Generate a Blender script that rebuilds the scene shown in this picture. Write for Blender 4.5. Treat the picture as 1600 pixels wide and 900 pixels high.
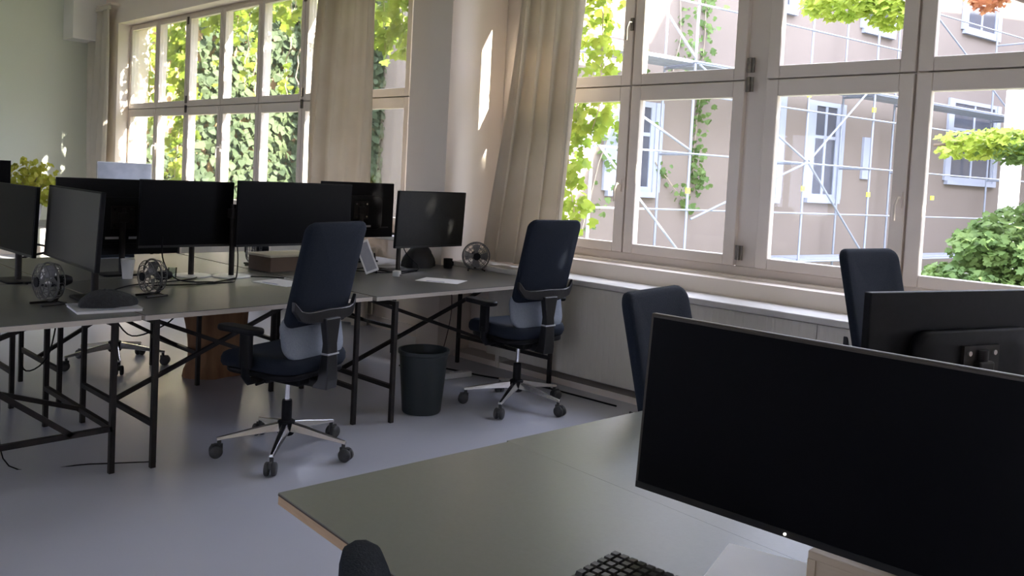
import bpy, math, random
import numpy as np
from mathutils import Matrix, Vector
random.seed(7)
R = math.radians
scene = bpy.context.scene
for o in list(bpy.data.objects): bpy.data.objects.remove(o)
COL = scene.collection

# ------------------------------------------------------------------ camera
EYE = 1.46
F_PX, CX_PX, CY_PX = 1310.8, 800.0, 343.0
YAW, PITCH, ROLL = 0.81112, 0.04912, -0.05121
_f = np.array([-math.cos(PITCH)*math.cos(YAW), math.cos(PITCH)*math.sin(YAW), -math.sin(PITCH)])
_r = np.array([math.sin(YAW), math.cos(YAW), 0.0])
_d = np.cross(_f, _r)
_r2 = math.cos(ROLL)*_r + math.sin(ROLL)*_d
_d2 = np.cross(_f, _r2)
cam_d = bpy.data.cameras.new('camera')
cam = bpy.data.objects.new('camera', cam_d); COL.objects.link(cam)
cam.matrix_world = Matrix(((_r2[0], -_d2[0], -_f[0], 0), (_r2[1], -_d2[1], -_f[1], 0), (_r2[2], -_d2[2], -_f[2], EYE), (0, 0, 0, 1)))
cam_d.sensor_width = 36.0; cam_d.sensor_fit = 'HORIZONTAL'
cam_d.lens = 36.0*F_PX/1600.0
cam_d.shift_y = (CY_PX-450.0)/1600.0
cam_d.clip_start = 0.02; cam_d.clip_end = 300
scene.camera = cam

# ------------------------------------------------------------------ sky, sun, exposure
SUN_AZ, SUN_EL = R(15), R(25)
world = bpy.data.worlds.new('world'); scene.world = world; world.use_nodes = True
wt = world.node_tree; wt.nodes.clear()
wo = wt.nodes.new('ShaderNodeOutputWorld'); bg = wt.nodes.new('ShaderNodeBackground')
sky = wt.nodes.new('ShaderNodeTexSky'); sky.sky_type = 'HOSEK_WILKIE'
sky.turbidity = 4.0; sky.ground_albedo = 0.3
sky.sun_direction = Vector((math.cos(SUN_EL)*math.cos(SUN_AZ), math.cos(SUN_EL)*math.sin(SUN_AZ), math.sin(SUN_EL)))
mixw = wt.nodes.new('ShaderNodeMix'); mixw.data_type = 'RGBA'; mixw.inputs[0].default_value = 0.8
mixw.inputs[7].default_value = (0.76, 0.81, 1.04, 1)
wt.links.new(sky.outputs[0], mixw.inputs[6]); wt.links.new(mixw.outputs[2], bg.inputs[0])
bg.inputs[1].default_value = 8.0
wt.links.new(bg.outputs[0], wo.inputs[0])
sun_d = bpy.data.lights.new('sun', 'SUN'); sun_d.energy = 24.0; sun_d.angle = R(0.6); sun_d.color = (1.0, 0.93, 0.80)
sun = bpy.data.objects.new('sun', sun_d); COL.objects.link(sun)
sun.rotation_euler = Vector((-math.cos(SUN_EL)*math.cos(SUN_AZ), -math.cos(SUN_EL)*math.sin(SUN_AZ), -math.sin(SUN_EL))).to_track_quat('-Z', 'Y').to_euler()
def portal(x0, x1, y, z0, z1, inward):
    d = bpy.data.lights.new('sky_portal', 'AREA'); d.shape = 'RECTANGLE'; d.size = x1-x0; d.size_y = z1-z0; d.cycles.is_portal = True
    o = bpy.data.objects.new('sky_portal', d); COL.objects.link(o); o.location = ((x0+x1)/2, y, (z0+z1)/2)
    o.rotation_euler = (R(-90), 0, 0) if inward < 0 else (R(90), 0, 0)
portal(-12.6, -6.0, 5.32, .9, 3.4, -1); portal(-4.95, 2.6, 5.32, .9, 3.4, -1)
portal(-8.1, 2.1, -4.95, .9, 2.6, 1)
scene.view_settings.view_transform = 'Standard'; scene.view_settings.look = 'None'
scene.view_settings.gamma = 1.0; scene.view_settings.use_curve_mapping = False
scene.view_settings.exposure = 1.2
scene.cycles.max_bounces = 10; scene.cycles.diffuse_bounces = 6; scene.cycles.transparent_max_bounces = 16
scene.cycles.sample_clamp_indirect = 6.0
scene.cycles.use_denoising = True
scene.cycles.caustics_reflective = False; scene.cycles.caustics_refractive = False

# ------------------------------------------------------------------ materials
MATS = {}
def mat(name, col, rough=.5, metal=0., spec=.5, noise=None, bump=0., bscale=40., coat=0., emit=None):
    """plain principled material; noise = (scale, amount, second colour, stretch)"""
    if name in MATS: return MATS[name]
    m = bpy.data.materials.new(name); m.use_nodes = True; nt = m.node_tree; b = nt.nodes['Principled BSDF']
    b.inputs['Base Color'].default_value = (*col, 1); b.inputs['Roughness'].default_value = rough
    b.inputs['Metallic'].default_value = metal; b.inputs['Specular IOR Level'].default_value = spec
    b.inputs['Coat Weight'].default_value = coat
    if noise or bump:
        tc = nt.nodes.new('ShaderNodeTexCoord'); mp = nt.nodes.new('ShaderNodeMapping')
        nt.links.new(tc.outputs['Object'], mp.inputs[0])
        if noise and len(noise) > 3: mp.inputs['Scale'].default_value = noise[3]
    if noise:
        n = nt.nodes.new('ShaderNodeTexNoise'); n.inputs['Scale'].default_value = noise[0]; n.inputs['Detail'].default_value = 6
        nt.links.new(mp.outputs[0], n.inputs['Vector'])
        rp = nt.nodes.new('ShaderNodeValToRGB'); rp.color_ramp.elements[0].position = .5-noise[1]; rp.color_ramp.elements[1].position = .5+noise[1]
        rp.color_ramp.elements[0].color = (*col, 1); rp.color_ramp.elements[1].color = (*noise[2], 1)
        nt.links.new(n.outputs['Fac'], rp.inputs[0]); nt.links.new(rp.outputs[0], b.inputs['Base Color'])
    if bump:
        n2 = nt.nodes.new('ShaderNodeTexNoise'); n2.inputs['Scale'].default_value = bscale; n2.inputs['Detail'].default_value = 4
        nt.links.new(tc.outputs['Object'], n2.inputs['Vector'])
        bp = nt.nodes.new('ShaderNodeBump'); bp.inputs['Strength'].default_value = bump; bp.inputs['Distance'].default_value = .01
        nt.links.new(n2.outputs['Fac'], bp.inputs['Height']); nt.links.new(bp.outputs[0], b.inputs['Normal'])
    if emit:
        b.inputs['Emission Color'].default_value = (*emit[0], 1); b.inputs['Emission Strength'].default_value = emit[1]
    MATS[name] = m; return m
def thin(name, col1, col2, trans, scale=6., rough=.6):
    """leaf or cloth: diffuse + translucent, colour varied by noise"""
    m = bpy.data.materials.new(name); m.use_nodes = True; nt = m.node_tree; nt.nodes.clear()
    out = nt.nodes.new('ShaderNodeOutputMaterial'); tc = nt.nodes.new('ShaderNodeTexCoord'); n = nt.nodes.new('ShaderNodeTexNoise')
    n.inputs['Scale'].default_value = scale; n.inputs['Detail'].default_value = 3; nt.links.new(tc.outputs['Object'], n.inputs['Vector'])
    rp = nt.nodes.new('ShaderNodeValToRGB'); rp.color_ramp.elements[0].position = .35; rp.color_ramp.elements[1].position = .65
    rp.color_ramp.elements[0].color = (*col1, 1); rp.color_ramp.elements[1].color = (*col2, 1); nt.links.new(n.outputs['Fac'], rp.inputs[0])
    d = nt.nodes.new('ShaderNodeBsdfPrincipled'); d.inputs['Roughness'].default_value = rough; d.inputs['Specular IOR Level'].default_value = .25
    t = nt.nodes.new('ShaderNodeBsdfTranslucent'); mx = nt.nodes.new('ShaderNodeMixShader'); mx.inputs[0].default_value = trans
    nt.links.new(rp.outputs[0], d.inputs['Base Color']); nt.links.new(rp.outputs[0], t.inputs['Color'])
    nt.links.new(d.outputs[0], mx.inputs[1]); nt.links.new(t.outputs[0], mx.inputs[2]); nt.links.new(mx.outputs[0], out.inputs[0])
    MATS[name] = m; return m
def glass(name, tint, refl):
    m = bpy.data.materials.new(name); m.use_nodes = True; nt = m.node_tree; nt.nodes.clear()
    out = nt.nodes.new('ShaderNodeOutputMaterial'); t = nt.nodes.new('ShaderNodeBsdfTransparent'); t.inputs[0].default_value = (*tint, 1)
    g = nt.nodes.new('ShaderNodeBsdfGlossy'); g.inputs['Roughness'].default_value = .02
    fr = nt.nodes.new('ShaderNodeLayerWeight'); fr.inputs['Blend'].default_value = .25
    mu = nt.nodes.new('ShaderNodeMath'); mu.operation = 'MULTIPLY'; mu.inputs[1].default_value = refl
    mx = nt.nodes.new('ShaderNodeMixShader'); nt.links.new(fr.outputs['Fresnel'], mu.inputs[0]); nt.links.new(mu.outputs[0], mx.inputs[0])
    nt.links.new(t.outputs[0], mx.inputs[1]); nt.links.new(g.outputs[0], mx.inputs[2]); nt.links.new(mx.outputs[0], out.inputs[0])
    MATS[name] = m; return m

FLOOR = mat('floor_grey_linoleum', (.46, .465, .52), .30, spec=.65, noise=(1.3, .28, (.41, .415, .465)), bump=.04, bscale=9)
WALL = mat('white_plaster', (.86, .77, .68), .9, noise=(2.0, .3, (.82, .73, .64)), bump=.05)
GREEN = mat('pale_green_wall_paint', (.74, .775, .665), .85, noise=(1.2, .3, (.71, .745, .635)), bump=.04)
CEIL = mat('ceiling_white', (.8, .79, .76), .9, bump=.03)
FRAME = mat('window_white_paint', (.76, .68, .605), .38, noise=(5., .3, (.72, .635, .56)), bump=.03)
SILL = mat('sill_painted_stone', (.62, .60, .56), .5, noise=(7., .25, (.53, .50, .46)), bump=.08)
RADI = mat('radiator_cream', (.60, .565, .49), .5, noise=(3., .3, (.56, .52, .45)))
STEEL = mat('dark_hinge_steel', (.10, .09, .08), .45, metal=.7, noise=(30., .3, (.25, .22, .18)))
GLASS = glass('window_glass', (.97, .97, .97), .35)
CURT = thin('curtain_cream_cotton', (.64, .575, .48), (.69, .63, .535), .42, 3.)
CURTW = thin('curtain_white_cotton', (.80, .76, .69), (.84, .80, .73), .45, 3.)
LINO = mat('desk_dark_linoleum', (.088, .088, .083), .40, spec=.5, noise=(60., .3, (.10, .10, .095)))
LINO2 = mat('desk_grey_green_linoleum', (.165, .172, .148), .36, spec=.5, noise=(90., .3, (.18, .188, .162)), bump=.02, bscale=200)
EDGE = mat('desk_plywood_edge', (.50, .35, .22), .55, noise=(14., .25, (.42, .28, .17), (1, 1, 14)))
EDGE2 = mat('desk_pale_edge', (.56, .51, .45), .55, noise=(14., .25, (.50, .45, .39), (1, 1, 14)))
LINE = mat('desk_dark_edge_line', (.06, .04, .03), .6)
BLKM = mat('black_powder_steel', (.008, .006, .006), .5, spec=.3, noise=(20., .2, (.02, .016, .014)))
BLKP = mat('black_plastic', (.006, .006, .007), .5, spec=.14, noise=(60., .3, (.010, .010, .012)))
BLKG = mat('black_satin_plastic', (.012, .012, .013), .3, noise=(60., .3, (.015, .015, .016)))
SCREEN = mat('screen_matte_black', (.003, .003, .004), .36, spec=.08, noise=(80., .3, (.004, .004, .005)))
SCREENG = mat('screen_sheen_grey', (.060, .058, .055), .35, spec=.5, noise=(80., .3, (.064, .062, .059)))  # grey sheen of the screen put into its base colour
FABR = mat('chair_navy_fabric', (.009, .013, .022), .85, spec=.2, noise=(150., .25, (.015, .020, .031)), bump=.25, bscale=350)
FABL = mat('chair_lumbar_grey', (.16, .18, .22), .6, noise=(120., .25, (.20, .22, .26)), bump=.1, bscale=300)
ALU = mat('polished_aluminium', (.72, .72, .74), .22, metal=1., noise=(25., .3, (.66, .66, .68)))
CHROME = mat('chrome', (.8, .8, .82), .1, metal=1., noise=(30., .3, (.76, .76, .78)))
RUB = mat('caster_grey_rubber', (.035, .035, .037), .6, noise=(40., .3, (.05, .05, .05)))
WHITEP = mat('white_plastic', (.78, .78, .78), .4, noise=(30., .3, (.74, .74, .74)))
PAPER = mat('white_paper', (.90, .90, .92), .7, noise=(20., .3, (.88, .88, .90)))
INK = mat('blue_print', (.10, .12, .30), .7, noise=(20., .3, (.12, .14, .34)))
WOODS = mat('stump_wood', (.20, .095, .045), .75, noise=(3.5, .22, (.33, .17, .08), (5, 5, .8)), bump=.6, bscale=18)
WOODT = mat('stump_cut_wood', (.42, .27, .14), .7, noise=(9., .3, (.34, .20, .10)), bump=.2)
BIN = mat('bin_dark_plastic', (.012, .018, .019), .5, noise=(40., .3, (.018, .024, .025)))
SILVER = mat('silver_plastic', (.52, .53, .56), .35, metal=.3, noise=(30., .3, (.48, .49, .52)))
BROWN = mat('brown_cardboard', (.10, .065, .045), .7, noise=(12., .3, (.13, .085, .055)))
CREAMB = mat('cream_box_board', (.62, .58, .47), .7, noise=(12., .3, (.58, .54, .43)))
PLY = mat('plywood_riser', (.52, .42, .31), .6, noise=(8., .25, (.46, .36, .25), (1, 8, 8)))
CLEAR = mat('fan_grey_plastic', (.20, .20, .21), .25, noise=(30., .3, (.24, .24, .25)))
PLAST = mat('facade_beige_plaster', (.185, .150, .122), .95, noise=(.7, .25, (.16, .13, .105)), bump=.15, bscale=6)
BRICK = mat('facade_brown_plaster', (.40, .25, .12), .95, noise=(2., .25, (.32, .19, .09)), bump=.2, bscale=6)
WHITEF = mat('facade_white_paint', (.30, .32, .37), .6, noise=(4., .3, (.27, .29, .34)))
DARKG = mat('facade_dark_glass', (.05, .055, .07), .12, spec=.6, noise=(3., .3, (.08, .085, .10)))
GALV = mat('galvanised_steel', (.26, .28, .32), .4, metal=.35, noise=(15., .3, (.22, .24, .28)))
DECK = mat('deck_steel', (.30, .32, .37), .5, metal=.2, noise=(6., .3, (.26, .28, .33)))
YELL = mat('yellow_coupler', (.75, .75, .08), .5, noise=(20., .3, (.68, .68, .06)))
GROUND = mat('courtyard_ground', (.26, .25, .21), .95, noise=(1., .3, (.16, .20, .10)), bump=.3, bscale=5)
BARK = mat('bark', (.10, .07, .05), .9, noise=(12., .25, (.15, .11, .08), (1, 1, .3)), bump=.6)
STEMV = mat('vine_stem', (.40, .33, .24), .85, noise=(15., .25, (.30, .24, .17)))
LEAFV = thin('vine_leaf', (.18, .27, .035), (.33, .40, .06), .52, 5.)
LEAFT = thin('tree_leaf', (.09, .155, .045), (.17, .245, .075), .40, 4.)
LEAFB = thin('tree_leaf_sunlit', (.26, .36, .05), (.42, .48, .09), .50, 4.)  # sunlit tone of the same tree's leaves put into the colour
LEAFR = thin('red_leaf', (.34, .12, .06), (.42, .20, .09), .45, 4.)
LEAFI = thin('ivy_leaf', (.04, .062, .03), (.09, .12, .055), .25, 1.6)
LEAFP = thin('houseplant_leaf', (.42, .46, .06), (.55, .52, .10), .45, 6.)

# ------------------------------------------------------------------ mesh builder
class MB:
    def __init__(s): s.v = []; s.f = []
    def add(s, vs, fs, M=None):
        n = len(s.v)
        for p in vs:
            p = Vector(p)
            s.v.append(tuple(M @ p) if M is not None else tuple(p))
        s.f += [tuple(i+n for i in f) for f in fs]; return s
    def box(s, a, b, M=None):
        (x0, y0, z0), (x1, y1, z1) = a, b
        return s.add([(x0,y0,z0),(x1,y0,z0),(x1,y1,z0),(x0,y1,z0),(x0,y0,z1),(x1,y0,z1),(x1,y1,z1),(x0,y1,z1)],
                     [(0,3,2,1),(4,5,6,7),(0,1,5,4),(1,2,6,5),(2,3,7,6),(3,0,4,7)], M)
    def cbox(s, c, d, M=None):
        return s.box([c[i]-d[i]/2 for i in range(3)], [c[i]+d[i]/2 for i in range(3)], M)
    def tube(s, pts, r, n=8, cap=True, M=None):
        pts = [Vector(p) for p in pts]; rs = r if isinstance(r, (list, tuple)) else [r]*len(pts)
        base = len(s.v); prev = None
        for i, p in enumerate(pts):
            t = (pts[min(i+1, len(pts)-1)]-pts[max(i-1, 0)]).normalized()
            if prev is None:
                a = Vector((0, 0, 1)) if abs(t.z) < .9 else Vector((1, 0, 0)); u = t.cross(a).normalized()
            else:
                u = (prev - t*prev.dot(t)).normalized()
            prev = u; w = t.cross(u)
            for k in range(n):
                q = p + (u*math.cos(2*math.pi*k/n)+w*math.sin(2*math.pi*k/n))*rs[i]
                s.v.append(tuple(M @ q) if M is not None else tuple(q))
        for i in range(len(pts)-1):
            for k in range(n):
                a = base+i*n+k; b = base+i*n+(k+1) % n; s.f.append((a, b, b+n, a+n))
        if cap:
            s.f.append(tuple(base+k for k in reversed(range(n)))); e = base+(len(pts)-1)*n; s.f.append(tuple(e+k for k in range(n)))
        return s
    def sqtube(s, p, q, w):                                   # square section bar
        p, q = Vector(p), Vector(q); t = (q-p).normalized(); a = Vector((0, 0, 1)) if abs(t.z) < .9 else Vector((0, 1, 0))
        u = t.cross(a).normalized()*w/2; v = t.cross(u).normalized()*w/2
        vs = [e+c for e in (p, q) for c in (-u-v, u-v, u+v, -u+v)]
        return s.add(vs, [(0,3,2,1),(4,5,6,7),(0,1,5,4),(1,2,6,5),(2,3,7,6),(3,0,4,7)])
    def lathe(s, prof, c=(0, 0, 0), n=24, M=None, caps=True):
        base = len(s.v)
        for (r, z) in prof:
            for k in range(n):
                a = 2*math.pi*k/n; q = Vector((c[0]+r*math.cos(a), c[1]+r*math.sin(a), c[2]+z)); s.v.append(tuple(M @ q) if M is not None else tuple(q))
        for i in range(len(prof)-1):
            for k in range(n):
                a = base+i*n+k; b = base+i*n+(k+1) % n; s.f.append((a, b, b+n, a+n))
        if caps:
            s.f.append(tuple(base+k for k in reversed(range(n)))); e = base+(len(prof)-1)*n; s.f.append(tuple(e+k for k in range(n)))
        return s
    def pad(s, outline, t, edge, fn, M=None):
        """slab from a closed outline (u,v): rounded rim; fn(u,v,d) -> xyz, d through the thickness"""
        cu = sum(p[0] for p in outline)/len(outline); cv = sum(p[1] for p in outline)/len(outline); n = len(outline)
        rings = []
        def sc(k): return [(cu+(p[0]-cu)*k, cv+(p[1]-cv)*k) for p in outline]
        mx = max(max(abs(p[0]-cu), abs(p[1]-cv)) for p in outline)
        ins = lambda e: 1-e/mx
        for k, d in ((.0, -t/2), (.35, -t/2), (.7, -t/2), (ins(edge), -t/2), (ins(edge*.3), -t/2+edge*.3), (1, -t/2+edge), (1, t/2-edge), (ins(edge*.3), t/2-edge*.3), (ins(edge), t/2), (.7, t/2), (.35, t/2), (.0, t/2)):
            rings.append((sc(max(k, .001)), d))
        base = len(s.v)
        for ring, d in rings:
            for (u, v) in ring:
                q = Vector(fn(u, v, d)); s.v.append(tuple(M @ q) if M is not None else tuple(q))
        for i in range(len(rings)-1):
            for k in range(n):
                a = base+i*n+k; b = base+i*n+(k+1) % n; s.f.append((a, b, b+n, a+n))
        return s
    def mesh(s, name, m, smooth=False):
        me = bpy.data.meshes.new(name); me.from_pydata(s.v, [], s.f); me.materials.append(m)
        if smooth: me.polygons.foreach_set('use_smooth', [True]*len(me.polygons))
        me.update(); return me
    def build(s, name, m, parent=None, smooth=False, bevel=0., loc=None, rz=0.):
        o = bpy.data.objects.new(name, s.mesh(name, m, smooth)); COL.objects.link(o)
        if parent is not None: o.parent = parent
        if loc is not None: o.location = loc
        if rz: o.rotation_euler = (0, 0, rz)
        if bevel:
            b = o.modifiers.new('bevel', 'BEVEL'); b.width = bevel; b.segments = 2; b.limit_method = 'ANGLE'
        if smooth:
            mod = o.modifiers.new('edges', 'EDGE_SPLIT'); mod.split_angle = R(50)
        return o
def rrect(w, h, r, n=5, cx=0., cy=0., top=1.0):
    """rounded rectangle outline; top scales the width of the upper edge"""
    pts = []
    for qx, qy, a0 in ((1, -1, -90), (1, 1, 0), (-1, 1, 90), (-1, -1, 180)):
        for k in range(n+1):
            a = R(a0+90*k/n); x = qx*(w/2-r)+r*math.cos(a); y = qy*(h/2-r)+r*math.sin(a)
            pts.append((cx+x*(1+(top-1)*(y/h+.5)), cy+y))
    return pts
def empty(name, loc=(0, 0, 0), rz=0., label=None, cat=None, group=None, kind=None):
    o = bpy.data.objects.new(name, None); COL.objects.link(o); o.location = loc; o.rotation_euler = (0, 0, rz); o.empty_display_size = .1
    return tag(o, label, cat, group, kind)
def tag(o, label=None, cat=None, group=None, kind=None):
    if label: o['label'] = label
    if cat: o['category'] = cat
    if group: o['group'] = group
    if kind: o['kind'] = kind
    return o
def inst(src, parent, loc=None, rz=None, name=None):
    c = src.copy(); COL.objects.link(c); c.parent = parent
    if loc is not None: c.location = loc
    if rz is not None: c.rotation_euler = (0, 0, rz)
    return c
def box_obj(name, a, b, m, parent=None, bevel=0., kind=None):
    o = MB().box(a, b).build(name, m, parent, bevel=bevel)
    if kind: o['kind'] = kind
    return o
def struct(name, a, b, m, label=None, bevel=0.):
    o = box_obj(name, a, b, m, bevel=bevel, kind='structure')
    if label: o['label'] = label
    return o

# ================================================================== the room
XL, XR, YB, YW = -13.5, 3.2, -4.6, 4.85          # left wall, right wall, rear wall, inner face of window wall
HC = 4.1
struct('floor', (XL-.3, YB-.3, -.2), (XR+.3, 5.3, 0), FLOOR, 'grey satin linoleum floor')
struct('ceiling', (XL-.3, YB-.3, HC), (XR+.3, 5.3, HC+.2), CEIL, 'white plaster ceiling')
struct('wall_left', (XL-.3, YB-.3, 0), (XL, 5.3, HC), GREEN, 'pale green painted end wall')
struct('wall_right', (XR, YB-.3, 0), (XR+.3, 5.3, HC), WALL, 'white plaster wall')
def wall_with_holes(name, y0, y1, holes, zb, zt, m, label):
    mb = MB(); mb.box((XL, y0, 0), (XR, y1, zb)); mb.box((XL, y0, zt), (XR, y1, HC))
    x = XL
    for a, b in holes: mb.box((x, y0, zb), (a, y1, zt)); x = b
    mb.box((x, y0, zb), (XR, y1, zt))
    return tag(mb.build(name, m), label, kind='structure')
wall_with_holes('wall_window', YW, 5.30, [(-12.62, -5.96), (-4.98, 2.55)], .88, 3.40, WALL, 'white plaster wall with two long bands of windows')
wall_with_holes('wall_rear', YB-.3, YB, [(-8.0, -6.2), (.2, 2.0)], .9, 2.6, WALL, 'white plaster wall behind the camera')
struct('trim_1', (-5.25, 4.45, 0), (-4.98, YW, HC), WALL, 'white plaster pilaster between the two window bands')
struct('trim_2', (XL, 4.40, 3.16), (-13.1, YW, HC), CEIL, 'white boxed duct in the upper corner')
struct('baseboard_left', (XL, YB, 0), (XL+.02, YW, .1), FRAME, 'white baseboard on the green wall')
struct('baseboard_window', (-12.6, YW-.02, 0), (-5.25, YW, .1), FRAME, 'white baseboard under the far windows')
# rear windows, unseen and added to bring in daylight: frames and panes
for k, (a, b) in enumerate([(-8.0, -6.2), (.2, 2.0)]):
    w = empty('window_%d' % (k+3), (a, YB-.15, .9), kind='structure'); w['label'] = 'unseen white framed window added behind the camera for daylight'
    mb = MB()
    for x in (0, .86, 1.8-.08): mb.box((x, -.05, 0), (x+.08, .05, 1.7))
    for z in (0, 1.62): mb.box((0, -.045, z), (1.8, .045, z+.08))
    mb.build('frame', FRAME, w)
    for i in range(2): box_obj('pane', (i*.86+.06, -.004, .06), (i*.86+.90, .004, 1.64), GLASS, w)

# ------------------------------------------------------------------ window bands
YF = 5.05
def window_band(name, label, x0, x1, posts, sashes, hinges, handles):
    """posts: (xa, xb) fixed posts; sashes: (xa, xb, stile)"""
    w = empty(name, (0, 0, 0), kind='structure'); w['label'] = label
    mb = MB()
    mb.box((x0, YF, .88), (x1, 5.16, .955)); mb.box((x0, YF, 3.36), (x1, 5.16, 3.40)); mb.box((x0, YF+.025, 2.14), (x1, 5.14, 2.205))
    for a, b in posts: mb.box((a, YF+.012, .955), (b, 5.135, 3.36))
    mb.build('fixed_frame', FRAME, w, bevel=.004)
    for (a, b, st) in sashes:
        for (z0, z1, rb, rt) in ((.958, 2.172, .07, .105), (2.180, 3.365, .08, .05)):
            mb = MB(); y0, y1 = YF-.028, YF+.030
            a1, b1 = a+.004, b-.004
            mb.box((a1, y0, z0), (a1+st, y1, z1)); mb.box((b1-st, y0, z0), (b1, y1, z1))
            mb.box((a1+st, y0, z0), (b1-st, y1, z0+rb)); mb.box((a1+st, y0, z1-rt), (b1-st, y1, z1))
            s = mb.build('sash', FRAME, w, bevel=.006)
            box_obj('pane', (a1+st-.005, YF-.002, z0+rb-.005), (b1-st+.005, YF+.003, z1-rt+.005), GLASS, s)
    for x in hinges:
        for z in (2.225, 2.10, 1.0, 3.25):
            mb = MB(); mb.box((x-.026, YF-.034, z), (x+.026, YF-.026, z+.095)); mb.tube([(x, YF-.038, z), (x, YF-.038, z+.095)], .010, 8)
            mb.build('hinge', STEEL, w)
    for x, z in handles:
        mb = MB(); mb.cbox((x, YF-.034, z), (.026, .014, .09)); mb.tube([(x, YF-.03, z+.01), (x, YF-.075, z+.01), (x-.012, YF-.082, z-.03), (x-.012, YF-.08, z-.12)], .009, 8)
        mb.build('handle', FRAME if z < 2 else STEEL, w, smooth=True)
    return w
LB = [-12.62, -11.69, -10.77, -9.84, -8.92, -8.00, -7.09, -5.96]
window_band('window_1', 'far band of white casement windows with vines behind', -12.62, -5.96,
            [(-12.62, -12.58)] + [(x-.05, x+.05) for x in LB[1:-1]] + [(-6.0, -5.96)],
            [(LB[i], LB[i+1] if i < 6 else -6.18, .066) for i in range(7)], [-10.77, -8.00], [(-9.80, 1.65), (-11.66, 1.65)])
window_band('window_2', 'near band of white casement windows with scaffolding behind', -4.98, 2.55,
            [(-4.98, -4.58), (-3.70, -3.59), (-2.745, -2.58), (-1.73, -1.62), (-.77, -.60), (.20, .34), (1.16, 1.30), (2.45, 2.55)],
            [(-4.58, -3.648, .085), (-3.642, -2.735, .082), (-2.590, -1.678, .083), (-1.672, -.765, .083), (-.60, .28, .083), (.28, 1.2, .083), (1.2, 2.5, .083)],
            [-2.70, -.70, 1.23], [(-3.69, 1.45), (-3.66, 2.62), (-1.71, 1.45)])
# stone sill and boards
tag(MB().box((-4.98, 4.56, .735), (2.6, 5.06, .775)).build('trim_3', SILL, bevel=.008), 'worn pale window sill above the radiators', kind='structure')
tag(MB().box((-4.98, 4.985, .775), (2.6, 5.04, .90)).build('trim_4', FRAME, bevel=.01), 'painted board under the near windows', kind='structure')
tag(MB().box((-12.6, 4.76, .84), (-5.96, 5.06, .88)).build('trim_5', SILL, bevel=.008), 'pale sill below the far windows', kind='structure')
tag(MB().box((-4.98, 4.80, 0), (2.6, YW, .735)).build('wall_parapet', WALL), 'low wall below the near window sill', kind='structure')
# radiators under the sills
def radiator(x0, x1, yf, yb, z0, z1, label):
    r = empty('radiator', ((x0+x1)/2, yb, 0), label=label, cat='radiator', group='panel radiators below the windows')
    L = x1-x0; d = yb-yf; mb = MB(); n = int(L/.05); p = L/n
    prof = []
    for k in range(n):
        a = -L/2+k*p; prof += [(a+.003, -d+.0018), (a+.013, -d), (a+p-.013, -d), (a+p-.003, -d+.0018)]
    prof = [(-L/2, -d+.0018)]+prof+[(L/2, -d+.0018)]; m = len(prof)
    vs = [(x, y, z0) for x, y in prof]+[(x, y, z1) for x, y in prof]
    mb.add(vs, [(i, i+1, i+1+m, i+m) for i in range(m-1)]); mb.box((-L/2, -d+.0022, z0), (L/2, -d+.03, z1))
    mb.build('front_panel', RADI, r)
    MB().box((-L/2, -.05, z0), (L/2, -.03, z1)).build('rear_panel', RADI, r)
    mb = MB(); mb.box((-L/2, -d+.03, z1-.02), (L/2, -.05, z1)); mb.build('top_grille', RADI, r)
    for x in (-L/2+.1, L/2-.1): MB().box((x-.02, -d+.02, 0), (x+.02, -.03, z0)).build('foot', RADI, r)
    mb = MB(); mb.tube([(-L/2, -.1, .07), (L/2, -.1, .07)], .014); mb.build('pipe', RADI, r, smooth=True)
radiator(-4.55, -1.955, 4.575, 4.80, .10, .73, 'long cream panel radiator under the sill beside the wheeled chair')
radiator(-1.95, .9, 4.575, 4.80, .10, .73, 'cream panel radiator under the sill on the right behind the monitors')
for i, (a, b) in enumerate(((-12.3, -10.9), (-10.1, -8.3), (-8.0, -6.3))):
    radiator(a, b, 4.71, 4.83, .12, .75, 'white ribbed radiator under the far windows, ' + ('nearest the green wall', 'middle one of three', 'nearest the pilaster')[i])
tag(MB().box((-4.95, 4.60, 0), (2.5, 4.8, .045)).build('baseboard_right', FRAME), 'low painted kerb below the radiators', kind='structure')

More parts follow.
